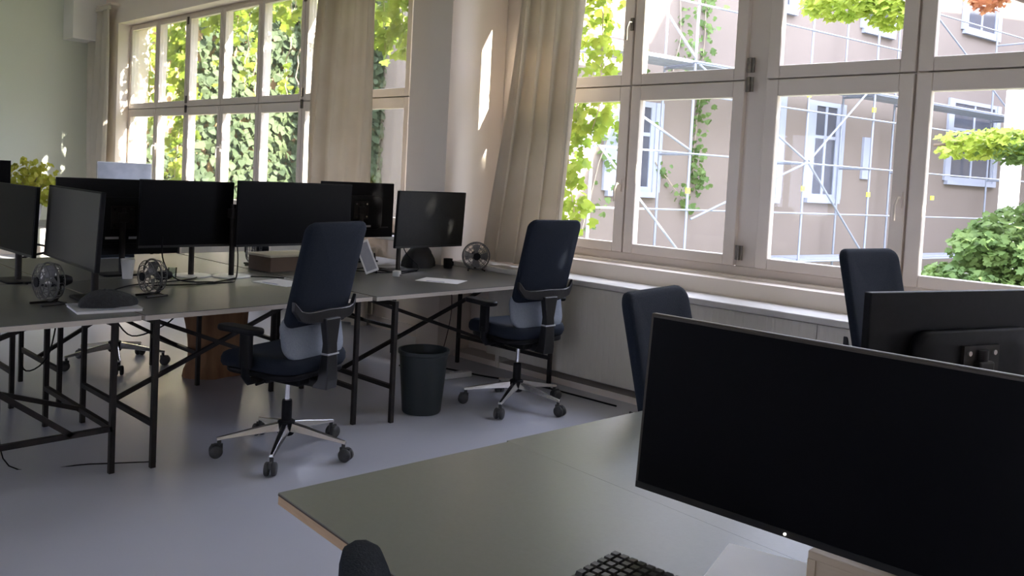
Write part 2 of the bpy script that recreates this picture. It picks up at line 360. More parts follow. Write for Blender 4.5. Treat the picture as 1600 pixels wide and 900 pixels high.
# ------------------------------------------------------------------ curtains
def curtain(label, path_top, path_bot, z0, z1, folds, amp, m, seed):
    rnd = random.Random(seed); nx = folds*10; nz = 24; mb = MB(); vs = []; ph = [rnd.uniform(.6, 1.4) for _ in range(folds+1)]
    for j in range(nz+1):
        t = j/nz
        for i in range(nx+1):
            s = i/nx; x = (path_bot[0]*(1-t)+path_top[0]*t)*(1-s)+(path_bot[1]*(1-t)+path_top[1]*t)*s
            k = s*folds; a = amp*ph[min(int(k+.5), folds)]*(1.0-.35*t)
            y = path_bot[2]+a*math.sin(2*math.pi*k+.5*math.sin(3*t+seed)) + .02*math.sin(5*t+seed+s*3)
            x += .35*a*math.sin(4*math.pi*k+seed) + .02*math.sin(4*t+seed)
            vs.append((x, y, z0+(z1-z0)*t))
    fs = [(j*(nx+1)+i, j*(nx+1)+i+1, (j+1)*(nx+1)+i+1, (j+1)*(nx+1)+i) for j in range(nz) for i in range(nx)]
    xm = (path_bot[0]+path_bot[1])/2; c = empty('curtain', (xm, path_bot[2], z0), label=label, cat='curtain', group='long cotton curtains at the windows')
    vs = [(a-xm, b-path_bot[2], d-z0) for a, b, d in vs]
    o = mb.add(vs, fs).build('cloth', m, c); me = o.data; me.polygons.foreach_set('use_smooth', [True]*len(me.polygons))
    sol = o.modifiers.new('thick', 'SOLIDIFY'); sol.thickness = .002
    mb = MB(); a, b = path_top[0]-xm, path_top[1]-xm
    mb.box((a, -.02, z1-z0), (b, .02, z1-z0+.05)); mb.build('heading_tape', m, c)
    mb = MB(); mb.tube([(a-.06, 0, z1-z0+.075), (b+.06, 0, z1-z0+.075)], .012); mb.build('rail', FRAME, c)
    for q in (a-.05, b+.03): MB().box((q, -.01, z1-z0+.06), (q+.02, 4.85-path_bot[2], z1-z0+.09)).build('rail_bracket', FRAME, c)
curtain('white curtain hanging in the corner beside the green wall', (-13.35, -12.62), (-13.38, -12.66, 4.72), .05, 3.58, 4, .035, CURTW, 1)
curtain('cream curtain gathered in front of the far windows', (-7.10, -6.22), (-7.28, -6.22, 4.63), .04, 3.62, 4, .04, CURT, 2)
curtain('cream curtain swept to the side of the near windows, beside the pilaster', (-4.48, -3.84), (-4.74, -3.98, 4.74), .80, 3.62, 4, .045, CURT, 5)

# ================================================================== outside
def sash_window(par, o2, u, nrm, t, z0, z1, w, dark=True):
    """a facade window at distance t along the facade, built as its own part"""
    ax = Matrix(((u[0], -nrm[0], 0, o2[0]+u[0]*t), (u[1], -nrm[1], 0, o2[1]+u[1]*t), (0, 0, 1, 0), (0, 0, 0, 1)))
    mb = MB(); h = z1-z0; fr = .10
    for a, b in (((-w/2, -.04, z0), (-w/2+fr, .02, z1)), ((w/2-fr, -.04, z0), (w/2, .02, z1)), ((-w/2+fr, -.04, z1-fr), (w/2-fr, .02, z1)), ((-w/2+fr, -.04, z0), (w/2-fr, .02, z0+fr)), ((-.04, -.03, z0+fr), (.04, .02, z1-fr)), ((-w/2+fr, -.03, z0+h*.62), (w/2-fr, .02, z0+h*.62+.07))):
        mb.box(a, b, ax)
    f = mb.build('window', WHITEF, par)
    MB().box((-w/2+.05, -.015, z0+.05), (w/2-.05, -.005, z1-.05), ax).build('pane', DARKG, f)
    MB().box((-w/2-.12, -.10, z0-.10), (w/2+.12, 0, z0), ax).build('window_ledge', WHITEF, f)
    for sx in (-1, 1):
        MB().box((sx*w/2+(0 if sx > 0 else -.20), -.06, z0), (sx*w/2+(.20 if sx > 0 else 0), 0, z1), ax).build('shutter', WHITEF, f)
o2 = (-7.9, 18.7); u2 = (.2, .98); n2 = (.98, -.2)
bld = empty('apartment_building', (o2[0], o2[1], -1.2), label='beige plastered building wing behind the scaffolding', cat='building')
def fac(t, d, z): return (o2[0]+u2[0]*t+n2[0]*d - o2[0], o2[1]+u2[1]*t+n2[1]*d - o2[1], z+1.2)
def facbox(mb, t0, t1, d0, d1, z0, z1):
    vs = [fac(t, d, z) for z in (z0, z1) for t, d in ((t0, d0), (t1, d0), (t1, d1), (t0, d1))]
    return mb.add(vs, [(0,3,2,1),(4,5,6,7),(0,1,5,4),(1,2,6,5),(2,3,7,6),(3,0,4,7)])
facbox(MB(), -8.8, 16, -6, 0, -1.2, 7.2).build('wall', PLAST, bld)
facbox(MB(), -8.9, 16.1, -6.3, .25, 7.2, 7.4).build('cornice', WHITEF, bld)
facbox(MB(), -8.8, 16, 0, .05, -1.2, -.35).build('plinth', SILL, bld)
def fwin(t, z0, z1, w):
    sash_window(bld, (0, 0), u2, n2, t, z0+1.2, z1+1.2, w)
for t, z0, z1, w in ((-6.1, 1.33, 3.0, 1.0), (-2.55, 1.32, 3.5, 1.1), (-.35, 1.36, 3.5, .95), (6.1, 1.98, 4.1, 2.3), (11.0, 1.98, 4.1, 2.0),
                     (-6.1, 5.3, 6.9, 1.0), (-2.3, 5.3, 6.9, 1.0), (1.4, 5.3, 6.9, 1.0), (6.1, 5.9, 7.1, 1.6), (11., 5.9, 7.1, 1.6)):
    fwin(t, z0, z1, w)
mb = MB(); facbox(mb, 1.10, 1.38, 0, .06, 1.86, 2.83); mb.build('vent_panel', WHITEF, bld)

# scaffolding in front of the wing
sc_o = (-6.82, 18.48)
scf = empty('scaffold', (sc_o[0], sc_o[1], -1.2), label='galvanised tube scaffolding standing along the beige building', cat='scaffolding')
def sp(t, d, z): return (u2[0]*t+n2[0]*d, u2[1]*t+n2[1]*d, z+1.2)
TS = [-8.0, -5.75, -2.5, -.26, 1.75, 6.3, 9.0, 11.5]
for t in TS:
    for d in (0, -.75):
        MB().tube([sp(t, d, -1.2), sp(t, d, 6.8)], .026, 8).build('standard', GALV, scf, smooth=True)
    for z in (.1, 2.1, 3.65, 5.65):
        MB().tube([sp(t, 0, z-.06), sp(t, -.75, z-.06)], .025, 6).build('transom', GALV, scf)
for i in range(len(TS)-1):
    for z in (.1, 1.06, 2.05, 3.08, 3.65, 4.65, 5.65):
        MB().tube([sp(TS[i], .035, z), sp(TS[i+1], .035, z)], .018, 6).build('ledger', GALV, scf)
    for z in (.1, 3.65):
        for k in range(2):
            mb = MB(); a = .03+k*.36
            vs = [sp(t, -d, z+h) for h in (-.02, .04) for t, d in ((TS[i]+.03, a), (TS[i+1]-.03, a), (TS[i+1]-.03, a+.34), (TS[i]+.03, a+.34))]
            mb.add(vs, [(0,3,2,1),(4,5,6,7),(0,1,5,4),(1,2,6,5),(2,3,7,6),(3,0,4,7)]).build('deck_board', DECK, scf)
for i, za, zb in ((0, 2.1, .2), (0, 5.6, 3.7), (0, 3.0, 2.1), (1, .9, 2.05), (1, 3.6, 2.1), (2, 2.1, 3.9), (2, 2.05, .15), (4, 5.6, 3.4), (3, 3.7, 5.6), (6, .2, 2.1)):
    MB().tube([sp(TS[i]+.05, .06, za), sp(TS[i+1]-.05, .06, zb)], .021, 6).build('diagonal_brace', GALV, scf)
for t, z in ((-2.5, 1.55), (-.26, 1.5), (-2.5, 3.4), (-.26, 3.3), (-5.75, 1.4), (2.3, 1.5)):
    MB().tube([sp(t, 0, z-.05), sp(t, 0, z+.05)], .042, 8).build('coupler', YELL, scf)
# ivy covered wall closing the left end of the courtyard
iv = empty('ivy_wall', (-14.6, 9.0, -1.2), label='tall wall overgrown with dark ivy outside the far windows', cat='wall')
MB().box((-.4, -3.7, 0), (0, 4.2, 6.4)).build('masonry', BRICK, iv)
MB().box((-.5, -3.7, 6.4), (.1, 4.2, 6.52)).build('coping', SILL, iv)
MB().box((.01, 3.2, 0), (5.2, 3.4, 6.4)).build('return_wall', PLAST, iv)
tag(box_obj('ground', (-60, 5.3, -1.4), (60, 90, -1.2), GROUND), 'gravel courtyard outside', 'ground', kind='structure')
tag(box_obj('ground', (-60, -90, -1.4), (60, YB-.3, -1.2), GROUND), 'open ground behind the building', 'ground', kind='structure')
opp = empty('apartment_building', (6.0, 26.5, -1.2), label='unseen courtyard wing on the far right, added to shade the facade', cat='building')  # unseen wing added to keep the sun off the scaffolded facade
MB().box((-3, -9.5, 0), (4, 16, 12)).build('wall', PLAST, opp); MB().box((-3.2, -9.7, 12), (4.2, 16.2, 12.2)).build('cornice', WHITEF, opp)

# ------------------------------------------------------------------ leaves
LOBED = [(0, 0), (.30, .05), (.50, .30), (.30, .45), (.42, .72), (.15, .72), (0, 1.0), (-.15, .72), (-.42, .72), (-.30, .45), (-.50, .30), (-.30, .05)]
DIAM = [(0, 0), (.38, .35), (.30, .70), (0, 1.0), (-.30, .70), (-.38, .35)]
def leaf(mb, p, size, rnd, shape, droop=.6, face=None):
    a = rnd.uniform(0, 2*math.pi)
    t = Vector((math.cos(a), math.sin(a), -droop*rnd.uniform(.4, 2.2))).normalized()
    nrm = Vector((rnd.uniform(-1, 1), rnd.uniform(-1, 1), rnd.uniform(-.3, 1.2)))
    if face is not None: nrm = nrm*.7+face*1.2
    sd = t.cross(nrm).normalized(); up = sd.cross(t)
    s = size*rnd.uniform(.6, 1.25)
    mb.add([Vector(p)+sd*(x*s)+t*(y*s)+up*(abs(x)*.25*s) for x, y in shape], [tuple(range(len(shape)))])
def stuff(o): o['kind'] = 'stuff'; return o
rv = random.Random(3)
mb = MB()
for k in range(15000):
    y = rv.uniform(-3.65, 4.15); z = rv.uniform(.1, 6.3)
    if y < -2.0 and z > 3.0 and rv.random() < .85: continue
    leaf(mb, (rv.uniform(.0, .30)**1.3*1.2, y, z), .17, rv, DIAM, 1.5, Vector((1, 0, .2)))
stuff(mb.build('ivy_foliage', LEAFI, iv))

def vine(label, base, strands, lsize, m, seed, group='hanging vines outside the windows', shape=LOBED):
    """strands: list of polylines; each has a stem and leaves along it"""
    rnd = random.Random(seed); e = empty('climbing_vine', base, label=label, cat='vine', group=group); B = Vector(base)
    lm = MB()
    for pts, dens, spread in strands:
        P = [Vector(p)-B for p in pts]
        Q = []
        for i in range(len(P)-1):
            for k in range(4): Q.append(P[i].lerp(P[i+1], k/4)+Vector((rnd.uniform(-1, 1), rnd.uniform(-1, 1), 0))*.025)
        Q.append(P[-1])
        MB().tube(Q, [.010-.006*i/len(Q) for i in range(len(Q))], 5).build('stem', STEMV, e)
        L = sum((P[i+1]-P[i]).length for i in range(len(P)-1))
        for k in range(int(L*dens)):
            s = rnd.random()*(len(Q)-1); i = int(s); c = Q[i].lerp(Q[min(i+1, len(Q)-1)], s-i)
            leaf(lm, c+Vector((rnd.gauss(0, spread), abs(rnd.gauss(0, spread*.5))-.03, rnd.gauss(0, .05))), lsize, rnd, shape, .9, Vector((.35, -.8, .35)))
    stuff(lm.build('foliage', m, e))
YV = 5.55
vine('bright green vine trailing down the left edge of the near windows', (-4.4, YV, 5.2),
     [([(-4.9, YV+.05, 5.2), (-4.7, YV, 3.4), (-4.6, YV, 2.2), (-4.75, YV, 1.0)], 85, .13), ([(-4.6, YV, 5.2), (-4.45, YV, 3.6), (-4.32, YV, 2.6), (-4.40, YV, 1.9)], 90, .12),
      ([(-4.35, YV, 5.2), (-4.28, YV, 3.7), (-4.3, YV, 3.2)], 45, .09), ([(-4.9, YV, 3.0), (-4.65, YV, 1.8), (-4.5, YV, .7)], 50, .12)], .10, LEAFV, 11)
vine('dense bright vine curtain over the second far casement', (-11.6, YV, 5.2),
     [([(-12.2, YV, 5.2), (-12.15, YV, 3.4), (-12.1, YV, 2.0), (-12.2, YV, .9)], 60, .15), ([(-12.5, YV, 5.2), (-12.5, YV, 3.4), (-12.6, YV, 2.5)], 35, .15), ([(-12.0, YV, 5.2), (-11.95, YV, 3.0), (-11.9, YV, 1.9)], 50, .12),
      ([(-13.2, YV, 5.2), (-13.2, YV, 3.6), (-13.1, YV, 2.4), (-13.0, YV, 2.0)], 35, .16)], .15, LEAFV, 12)
vine('loose vine fringe with bare tips at the top of the middle far casements', (-10.0, YV, 5.2),
     [([(x, YV, 5.2), (x+rv.uniform(-.1, .1), YV, 4.2), (x+rv.uniform(-.1, .1), YV, rv.uniform(3.1, 3.4))], 60, .14) for x in (-11.3, -11.0, -10.7, -10.4, -10.05, -9.75, -9.4, -9.1, -8.8, -8.5)] +
     [([(x, YV, 3.6), (x+.06, YV, 3.0), (x-.05, YV, 2.6), (x+.04, YV, z)], 9, .06) for x, z in ((-10.9, 2.4), (-10.2, 2.5), (-9.95, 2.3), (-9.2, 2.3), (-8.95, 2.35))], .13, LEAFV, 13)
vine('thin vine strand hanging low beside the gathered cream curtain', (-8.55, YV, 3.2),
     [([(-8.7, YV, 3.3), (-8.62, YV, 2.3), (-8.66, YV, 1.5), (-8.62, YV, .9)], 22, .07)], .12, LEAFV, 14)
vine('leafy vine seen between the cream curtain and the pilaster', (-7.0, YV, 5.2),
     [([(x, YV, 5.2), (x-.05, YV, 3.6), (x+.04, YV, 2.75)], 60, .14) for x in (-7.3, -7.0, -6.75, -6.5)] + [([(-6.6, YV, 2.8), (-6.55, YV, 1.8), (-6.6, YV, 1.0)], 12, .08)], .14, LEAFV, 15)

def tree(label, base, trunk, branches, clusters, m, lsize, seed, m2=None, group='courtyard trees'):
    """clusters: (centre, radii, number of leaves)"""
    rnd = random.Random(seed); e = empty('tree', base, label=label, cat='tree', group=group); B = Vector(base)
    MB().tube([Vector(p)-B for p in trunk], [.16-.10*i/len(trunk) for i in range(len(trunk))], 8).build('trunk', BARK, e, smooth=True)
    for br in branches:
        MB().tube([Vector(p)-B for p in br], [.045-.035*i/len(br) for i in range(len(br))], 6).build('branch', BARK, e, smooth=True)
    for mm, which in ((m, 0), (m2, 1)):
        if mm is None: continue
        lm = MB()
        for c, r, n, w in clusters:
            if w != which: continue
            for k in range(int(n*3.6)):
                while True:
                    q = Vector((rnd.uniform(-1, 1), rnd.uniform(-1, 1), rnd.uniform(-1, 1)))
                    if q.length < 1: break
                q = q*(q.length**-.35 if q.length > .05 else 1)
                leaf(lm, Vector(c)-B+Vector((q.x*r[0], q.y*r[1], q.z*r[2])), lsize, rnd, LOBED, .5, Vector((0, -.3, .6)))
        stuff(lm.build('foliage', mm, e))
tree('green tree spreading past the right hand window panes', (1.2, 10.6, -1.2),
     [(1.2, 10.6, -1.2), (1.1, 10.55, 1.0), (.9, 10.5, 3.0), (.6, 10.4, 5.0), (.5, 10.35, 5.5)],
     [[(1.1, 10.55, .6), (-.4, 10.4, 1.0), (-1.6, 10.2, 1.0), (-2.7, 9.8, .7)], [(.95, 10.5, 2.2), (-.6, 10.3, 2.2), (-1.8, 10.0, 2.15), (-3.0, 9.7, 2.05)],
      [(.7, 10.4, 4.3), (-1.2, 9.9, 4.2), (-2.6, 9.4, 3.9), (-4.0, 8.9, 3.55)], [(.6, 10.4, 4.4), (1.1, 10.6, 5.2)]],
     [((-2.0, 10.1, 1.0), (.75, .6, .50), 700, 0), ((-2.55, 9.8, .62), (.55, .5, .22), 260, 0), ((-2.45, 9.8, 1.0), (.35, .4, .22), 150, 0), ((-1.5, 10.3, 1.35), (.7, .6, .5), 450, 0), ((-1.2, 10.4, .4), (1.2, .7, .75), 1100, 0), ((-2.3, 9.9, .35), (.8, .6, .25), 420, 0), ((-1.6, 10.2, 1.7), (.35, .4, .45), 240, 0), ((-2.15, 9.9, .25), (.8, .5, .12), 110, 1),
      ((-2.35, 9.85, 2.12), (.62, .4, .12), 170, 1), ((-2.15, 9.9, 2.02), (.5, .4, .14), 120, 0), ((-2.7, 9.8, 2.0), (.3, .3, .08), 40, 1), ((-1.5, 10.0, 2.4), (.6, .5, .35), 350, 0),
      ((-3.75, 8.95, 3.55), (.50, .42, .20), 220, 1), ((-3.3, 9.1, 3.42), (.30, .35, .20), 130, 1), ((-2.85, 9.35, 4.0), (.8, .5, .38), 420, 1), ((-1.5, 9.8, 4.3), (.9, .6, .45), 350, 0), ((.6, 10.4, 5.2), (1.0, .9, .8), 400, 0)], LEAFT, .088, 21, LEAFB)
tree('small tree with reddish brown leaves at the upper right window corner', (-.6, 14.5, -1.2),
     [(-.6, 14.5, -1.2), (-.7, 14.4, 2), (-1.0, 14.2, 4.6)], [[(-.9, 14.3, 3.4), (-1.8, 14.1, 4.0), (-2.6, 13.9, 4.1)], [(-1.0, 14.2, 4.4), (-1.9, 14.0, 5.0), (-2.9, 13.8, 5.2)]],
     [((-2.45, 13.9, 4.15), (.5, .5, .55), 330, 0), ((-1.6, 14.1, 4.7), (.9, .6, .6), 400, 0), ((-3.6, 13.6, 4.45), (.28, .3, .2), 50, 0)], LEAFR, .12, 22)
tree('broad unseen tree added so its crown keeps sun off the near windows', (6.0, 9.6, -1.2),  # added out of view, crown shaped to block sun from the near windows
     [(6.0, 9.6, -1.2), (6.0, 9.6, 2), (5.8, 9.4, 5), (5.6, 9.3, 7)], [[(5.9, 9.5, 3), (5.2, 8.2, 4), (4.6, 7.8, 4.4)], [(5.9, 9.5, 4), (4.6, 9.0, 5)]],
     [((4.8, 8.2, 4.6), (1.7, 1.1, 1.3), 1100, 0), ((5.8, 9.2, 6.4), (1.9, 1.5, 1.5), 1100, 0), ((6.4, 9.2, 3.6), (1.6, 1.4, .9), 600, 0), ((3.8, 6.7, 3.6), (1.1, 1.3, 2.3), 1500, 0)], LEAFT, .16, 24)
vine('leafy vine tips drooping over the top of the hinge side casement', (-3.1, YV, 5.2),
     [([(x, YV, 5.2), (x, YV, 4.2), (x+.05, YV, z)], 40, .12) for x, z in ((-3.5, 3.35), (-3.25, 3.25), (-3.0, 3.05), (-2.8, 3.3))], .10, LEAFV, 16)
vine('ivy strand climbing the beige wall behind the scaffolding', (-7.9, 13.8, 5.0),
     [([(-8.75, 14.3, 5.5), (-8.72, 14.35, 3.5), (-8.75, 14.2, 2.2), (-8.72, 14.3, 1.4)], 70, .12), ([(-8.9, 13.6, 5.5), (-8.85, 13.7, 4.3), (-8.9, 13.5, 3.4)], 50, .3), ([(-8.95, 13.2, 1.9), (-8.8, 13.9, 1.3), (-8.75, 14.2, 1.0)], 40, .12),
      ([(-9.3, 11.6, .6), (-9.2, 12.0, 2.2), (-9.2, 12.2, 3.5)], 50, .3)], .12, LEAFT, 25, 'vines on the courtyard walls')
mb_ = empty('mast', (-2.72, 11.75, -1.2), label='white painted mast with a dark clamp at the right edge of the view', cat='mast')
MB().box((-.10, -.07, 0), (.10, .07, 4.05)).build('post', WHITEP, mb_, bevel=.01)
MB().box((-.11, -.08, 3.22), (.11, .08, 3.29)).build('clamp', BLKM, mb_)
MB().box((-.22, -.22, 0), (.22, .22, .1)).build('foot_plate', GALV, mb_)

# ================================================================== desks
ZT = .74
def trestle_desk(label, x0, x1, y0, y1, legs_x, legs_y, top_m, edge_m, group, extra=None, zt=ZT, rz=0., corner=None):
    cx, cy = (x0+x1)/2, (y0+y1)/2
    e = empty('desk', (cx, cy, 0), label=label, cat='desk', group=group)
    if corner:                                   # turned desk: put its left near corner where it stands
        c_, s_ = math.cos(rz), math.sin(rz); hx, hy = x0-cx, y0-cy
        e.rotation_euler = (0, 0, rz); e.location = (corner[0]-(c_*hx-s_*hy), corner[1]-(s_*hx+c_*hy), 0)
    t = MB().box((x0-cx, y0-cy, zt-.026), (x1-cx, y1-cy, zt-.003)).build('tabletop', edge_m, e)
    MB().box((x0-cx, y0-cy, zt-.003), (x1-cx, y1-cy, zt)).build('linoleum', top_m, t)
    if edge_m is EDGE:
        m2 = MB(); m2.box((x0-cx-.0006, y0-cy-.0006, zt-.0065), (x1-cx+.0006, y1-cy+.0006, zt-.003)); m2.build('edge_line', LINE, t)
    w = .024; zu = zt-.04
    for y in legs_y:
        for x in legs_x: MB().box((x-cx-w/2, y-cy-w/2, 0), (x-cx+w/2, y-cy+w/2, zt-.027)).build('leg', BLKM, e)
        xa, xb = legs_x
        MB().sqtube((xa-cx, y-cy, zu), (xb-cx, y-cy, zu), w).build('side_rail', BLKM, e)
        MB().sqtube((xa-cx, y-cy, .21), (xb-cx, y-cy, .21), w).build('side_rail', BLKM, e)
    xm = (legs_x[0]+legs_x[1])/2-cx; ya, yb = legs_y[0]-cy, legs_y[1]-cy
    MB().sqtube((xm-.05, ya, .21), (xm-.05, yb, zu), w*.9).build('cross_brace', BLKM, e)
    MB().sqtube((xm+.05, ya, zu), (xm+.05, yb, .21), w*.9).build('cross_brace', BLKM, e)
    if extra:
        for p, q in extra: MB().sqtube((p[0]-cx, p[1]-cy, p[2]), (q[0]-cx, q[1]-cy, q[2]), w).build('brace_bar', BLKM, e)
    return e
G1 = 'dark linoleum desks pushed together in the middle of the room'
XF, XM, XB = -3.87, -5.12, -6.38
trestle_desk('dark desk at the left edge of the picture, nearer the green wall side', XM, XF-.01, .05, 1.63, (-4.84, -3.94), (.18, 1.535), LINO, EDGE2, G1,
             [((-3.94, 1.535, .21), (-3.94, .18, .21)), ((-3.94, 1.36, .21), (-3.94, .75, .69))])
trestle_desk('dark desk between the left edge desk and the one with the round fan', XM, XF, 1.645, 2.945, (-4.80, -3.90), (1.71, 2.865), LINO, EDGE2, G1)
trestle_desk('dark desk with the round fan, ending at the window wall', XM, XF+.02, 2.96, 4.54, (-4.75, -3.80), (3.06, 4.46), LINO, EDGE2, G1)
trestle_desk('back row desk behind the leftmost monitors', XB, XM-.01, .05, 1.63, (-6.2, -5.3), (.18, 1.5), LINO, EDGE2, G1)
trestle_desk('back row desk behind the middle monitors', XB, XM-.01, 1.645, 2.945, (-5.9, -5.2), (1.72, 2.56), LINO, EDGE2, G1)
trestle_desk('back row desk beside the pilaster', XB, XM-.01, 2.96, 4.36, (-6.2, -5.3), (3.2, 4.25), LINO, EDGE2, G1)
trestle_desk('far desk carrying the silver screen and the yellow green plant', -10.1, -9.2, 1.9, 4.5, (-10.0, -9.3), (2.1, 4.3), LINO, EDGE2, 'desks at the far end of the room')
G2 = 'grey green linoleum desks with plywood edges in the foreground'
RZD = R(-5.2); _yd = (-math.sin(RZD), math.cos(RZD)); _xd = (math.cos(RZD), math.sin(RZD))
trestle_desk('grey green foreground desk with bare left corner and keyboard', -1.605, .2, .975, 1.6492, (-.80, 0.0), (1.12, 1.52), LINO2, EDGE, G2, rz=RZD, corner=(-1.606, .987))
trestle_desk('grey green desk behind the large foreground monitor', -1.535, .26, 1.6515, 2.85, (-.80, 0.0), (1.8, 2.7), LINO2, EDGE, G2, rz=RZD, corner=(-1.606+_yd[0]*.675-.008*_xd[0], .987+_yd[1]*.675-.008*_xd[1]))

# ================================================================== office chairs
def build_chair():
    c = empty('office_chair')
    # five star base
    mb = MB(); mb.lathe([(.036, .095), (.046, .11), (.044, .165), (.032, .172)], n=20); mb.build('hub', BLKP, c, smooth=True)
    arm = MB()
    sec = [(.03, .027, .118, .162), (.12, .024, .112, .146), (.24, .018, .098, .120), (.335, .013, .086, .101)]
    vs = [];
    for x, hw, za, zb in sec: vs += [(x, -hw, za), (x, hw, za), (x, hw*.55, zb), (x, -hw*.55, zb)]
    fs = [(0, 1, 2, 3), (15, 14, 13, 12)]
    for i in range(3):
        for k in range(4): fs.append((i*4+k, i*4+4+k, i*4+4+(k+1) % 4, i*4+(k+1) % 4))
    arm.add(vs, [f[::-1] for f in fs])
    cas = MB()
    cas.tube([(.322, 0, .09), (.322, 0, .06)], .010)
    Mw = lambda y: Matrix.Translation((.337, y, .033)) @ Matrix.Rotation(R(90), 4, 'X')
    for y in (-.017, .017): cas.lathe([(.010, -.011), (.028, -.011), (.033, -.006), (.033, .006), (.028, .011), (.010, .011)], n=18, M=Mw(y))
    cas.cbox((.332, 0, .052), (.055, .012, .032))
    a0 = None
    for k in range(5):
        rz = R(72*k-4)
        if a0 is None:
            a0 = arm.build('base_arm', ALU, c, bevel=.003); c0 = cas.build('caster', RUB, c, smooth=True); a0.rotation_euler = c0.rotation_euler = (0, 0, rz)
        else:
            inst(a0, c, rz=rz); inst(c0, c, rz=rz)
    MB().lathe([(.026, .0), (.026, .10), (.024, .11)], c=(0, 0, .165), n=18).build('gas_sleeve', BLKP, c, smooth=True)
    MB().lathe([(.013, .0), (.013, .14)], c=(0, 0, .27), n=14).build('gas_rod', CHROME, c, smooth=True)
    mb = MB(); mb.box((-.11, -.17, .385), (.11, .15, .435)); mb.box((-.20, -.05, .40), (.20, .06, .43)); mb.build('mechanism', BLKP, c, bevel=.012)
    mb = MB(); mb.tube([(.18, .03, .41), (.27, .03, .405), (.31, .03, .40)], .007, 6); mb.tube([(-.18, -.03, .41), (-.25, -.03, .405)], .007, 6); mb.build('lever', BLKP, c)
    # seat cushion
    ol = rrect(.50, .50, .11, 6)
    def fseat(u, v, d): return (u, v+.03, .495+d-.9*max(0, v-.12)**2*2.0+.25*(u*u)*.5)
    MB().pad(ol, .085, .03, fseat).build('seat', FABR, c, smooth=True)
    MB().pad(rrect(.46, .46, .10, 5), .03, .008, lambda u, v, d: (u, v+.02, .445+d)).build('seat_pan', BLKP, c, smooth=True)
    # upper backrest: tall rounded panel, curved and leaning back
    def fback(u, v, d):
        z = .945+v; lean = -.185-.25*(z-.72)
        return (u, lean+d+.40*u*u, z)
    MB().pad(rrect(.425, .52, .048, 6, top=1.0), .046, .018, fback).build('backrest', FABR, c, smooth=True)
    def flum(u, v, d):
        z = .635+v; return (u, -.185+.05*math.sin((z-.5)*6)+d+.45*u*u-.02, z)
    MB().pad(rrect(.43, .22, .07, 6, top=1.0), .032, .014, flum).build('lumbar_rest', FABL, c, smooth=True)
    # yoke
    mb = MB(); n = 12; pts = []
    for k in range(n+1):
        s = -1+2*k/n; x = .225*s; pts.append((x, -.255+.030*abs(s)**3, .745+.06*abs(s)**9))
    vs = []
    for i, p in enumerate(pts):
        h = .038-.012*abs(-1+2*i/n); vs += [(p[0], p[1]-.012, p[2]-h), (p[0], p[1]+.012, p[2]-h), (p[0], p[1]+.012, p[2]+h*.8), (p[0], p[1]-.012, p[2]+h*.8)]
    fs = [(0, 1, 2, 3), tuple(n*4+k for k in (3, 2, 1, 0))]
    for i in range(n):
        for k in range(4): fs.append((i*4+k, i*4+4+k, i*4+4+(k+1) % 4, i*4+(k+1) % 4))
    mb.add(vs, [f[::-1] for f in fs]); mb.build('back_yoke', BLKG, c, bevel=.005)
    mb = MB()
    mb.add([(x*w, y, z) for y0, y1, z, w in ((-.285, -.240, .73, .055), (-.285, -.245, .60, .034), (-.288, -.240, .54, .036), (-.29, -.225, .42, .040), (-.285, -.19, .375, .040)) for x, y in ((-1, y0), (1, y0), (1, y1), (-1, y1))],
           [(0, 1, 2, 3), (19, 18, 17, 16)]+[(i*4+k, i*4+4+k, i*4+4+(k+1) % 4, i*4+(k+1) % 4) for i in range(4) for k in range(4)])
    sp_ = mb.build('spine', BLKG, c, bevel=.006)
    MB().box((-.041, -.291, .548), (.041, -.245, .556)).build('height_band', SILVER, sp_)
    mb = MB(); mb.box((-.035, -.27, .375), (.035, -.12, .42)); mb.build('spine_foot', BLKG, c, bevel=.01)
    # armrests
    for sx in (-1, 1):
        mb = MB(); mb.tube([(sx*.19, .0, .42), (sx*.27, .0, .42), (sx*.292, 0, .45), (sx*.292, 0, .52)], .020, 8); mb.build('arm_bracket', BLKP, c, smooth=True)
        MB().pad(rrect(.075, .055, .02, 3), .17, .004, lambda u, v, d: (sx*.292+v*.55, u, .575+d)).build('arm_post', BLKP, c, smooth=True)
        MB().pad(rrect(.085, .27, .04, 5), .028, .010, lambda u, v, d: (sx*.292+u, v+.04, .672+d+.10*max(0, v-.06)*0)).build('armrest', BLKP, c, smooth=True)
    return c
GROUPC = 'navy black office chairs on five star aluminium bases'
chair0 = build_chair()
def place_chair(loc, rz, label, dz=0., src=[None]):
    if src[0] is None: r = chair0; src[0] = 1
    else:
        r = chair0.copy(); COL.objects.link(r)
        for ch in list(chair0.children):
            k = inst(ch, r)
            for g in ch.children: inst(g, k)
    r.location = loc; r.rotation_euler = (0, 0, rz)
    tag(r, label, 'chair', GROUPC)
    if dz:
        fixed = ('hub', 'base_arm', 'caster', 'gas_sleeve')
        for ch in r.children:
            if not ch.name.startswith(fixed): ch.location.z += dz
    return r
def facing(dx, dy): return math.atan2(-dx, dy)
place_chair((-3.71, 2.31, 0), facing(-1, -.27), 'navy black office chair in the middle, nearest to the tree stump')
place_chair((-3.62, 3.93, 0), facing(-1, .10), 'navy black office chair beside the waste bin, below the cream curtain', .015)
place_chair((-1.355, 2.50, 0), facing(.996, .09), 'navy black office chair directly behind the large foreground monitor', -.105)
place_chair((-1.18, 3.87, 0), facing(.978, -.208), 'navy black office chair against the windows at the right, highest of the chairs', .015)
place_chair((-0.453, 0.714, 0), facing(.59, .81), 'black office chair at the bottom edge, only the top of its back showing', -.17)
place_chair((-6.05, 2.36, 0), facing(1, .1), 'office chair on the far side of the desks, only its base showing below the tabletops')

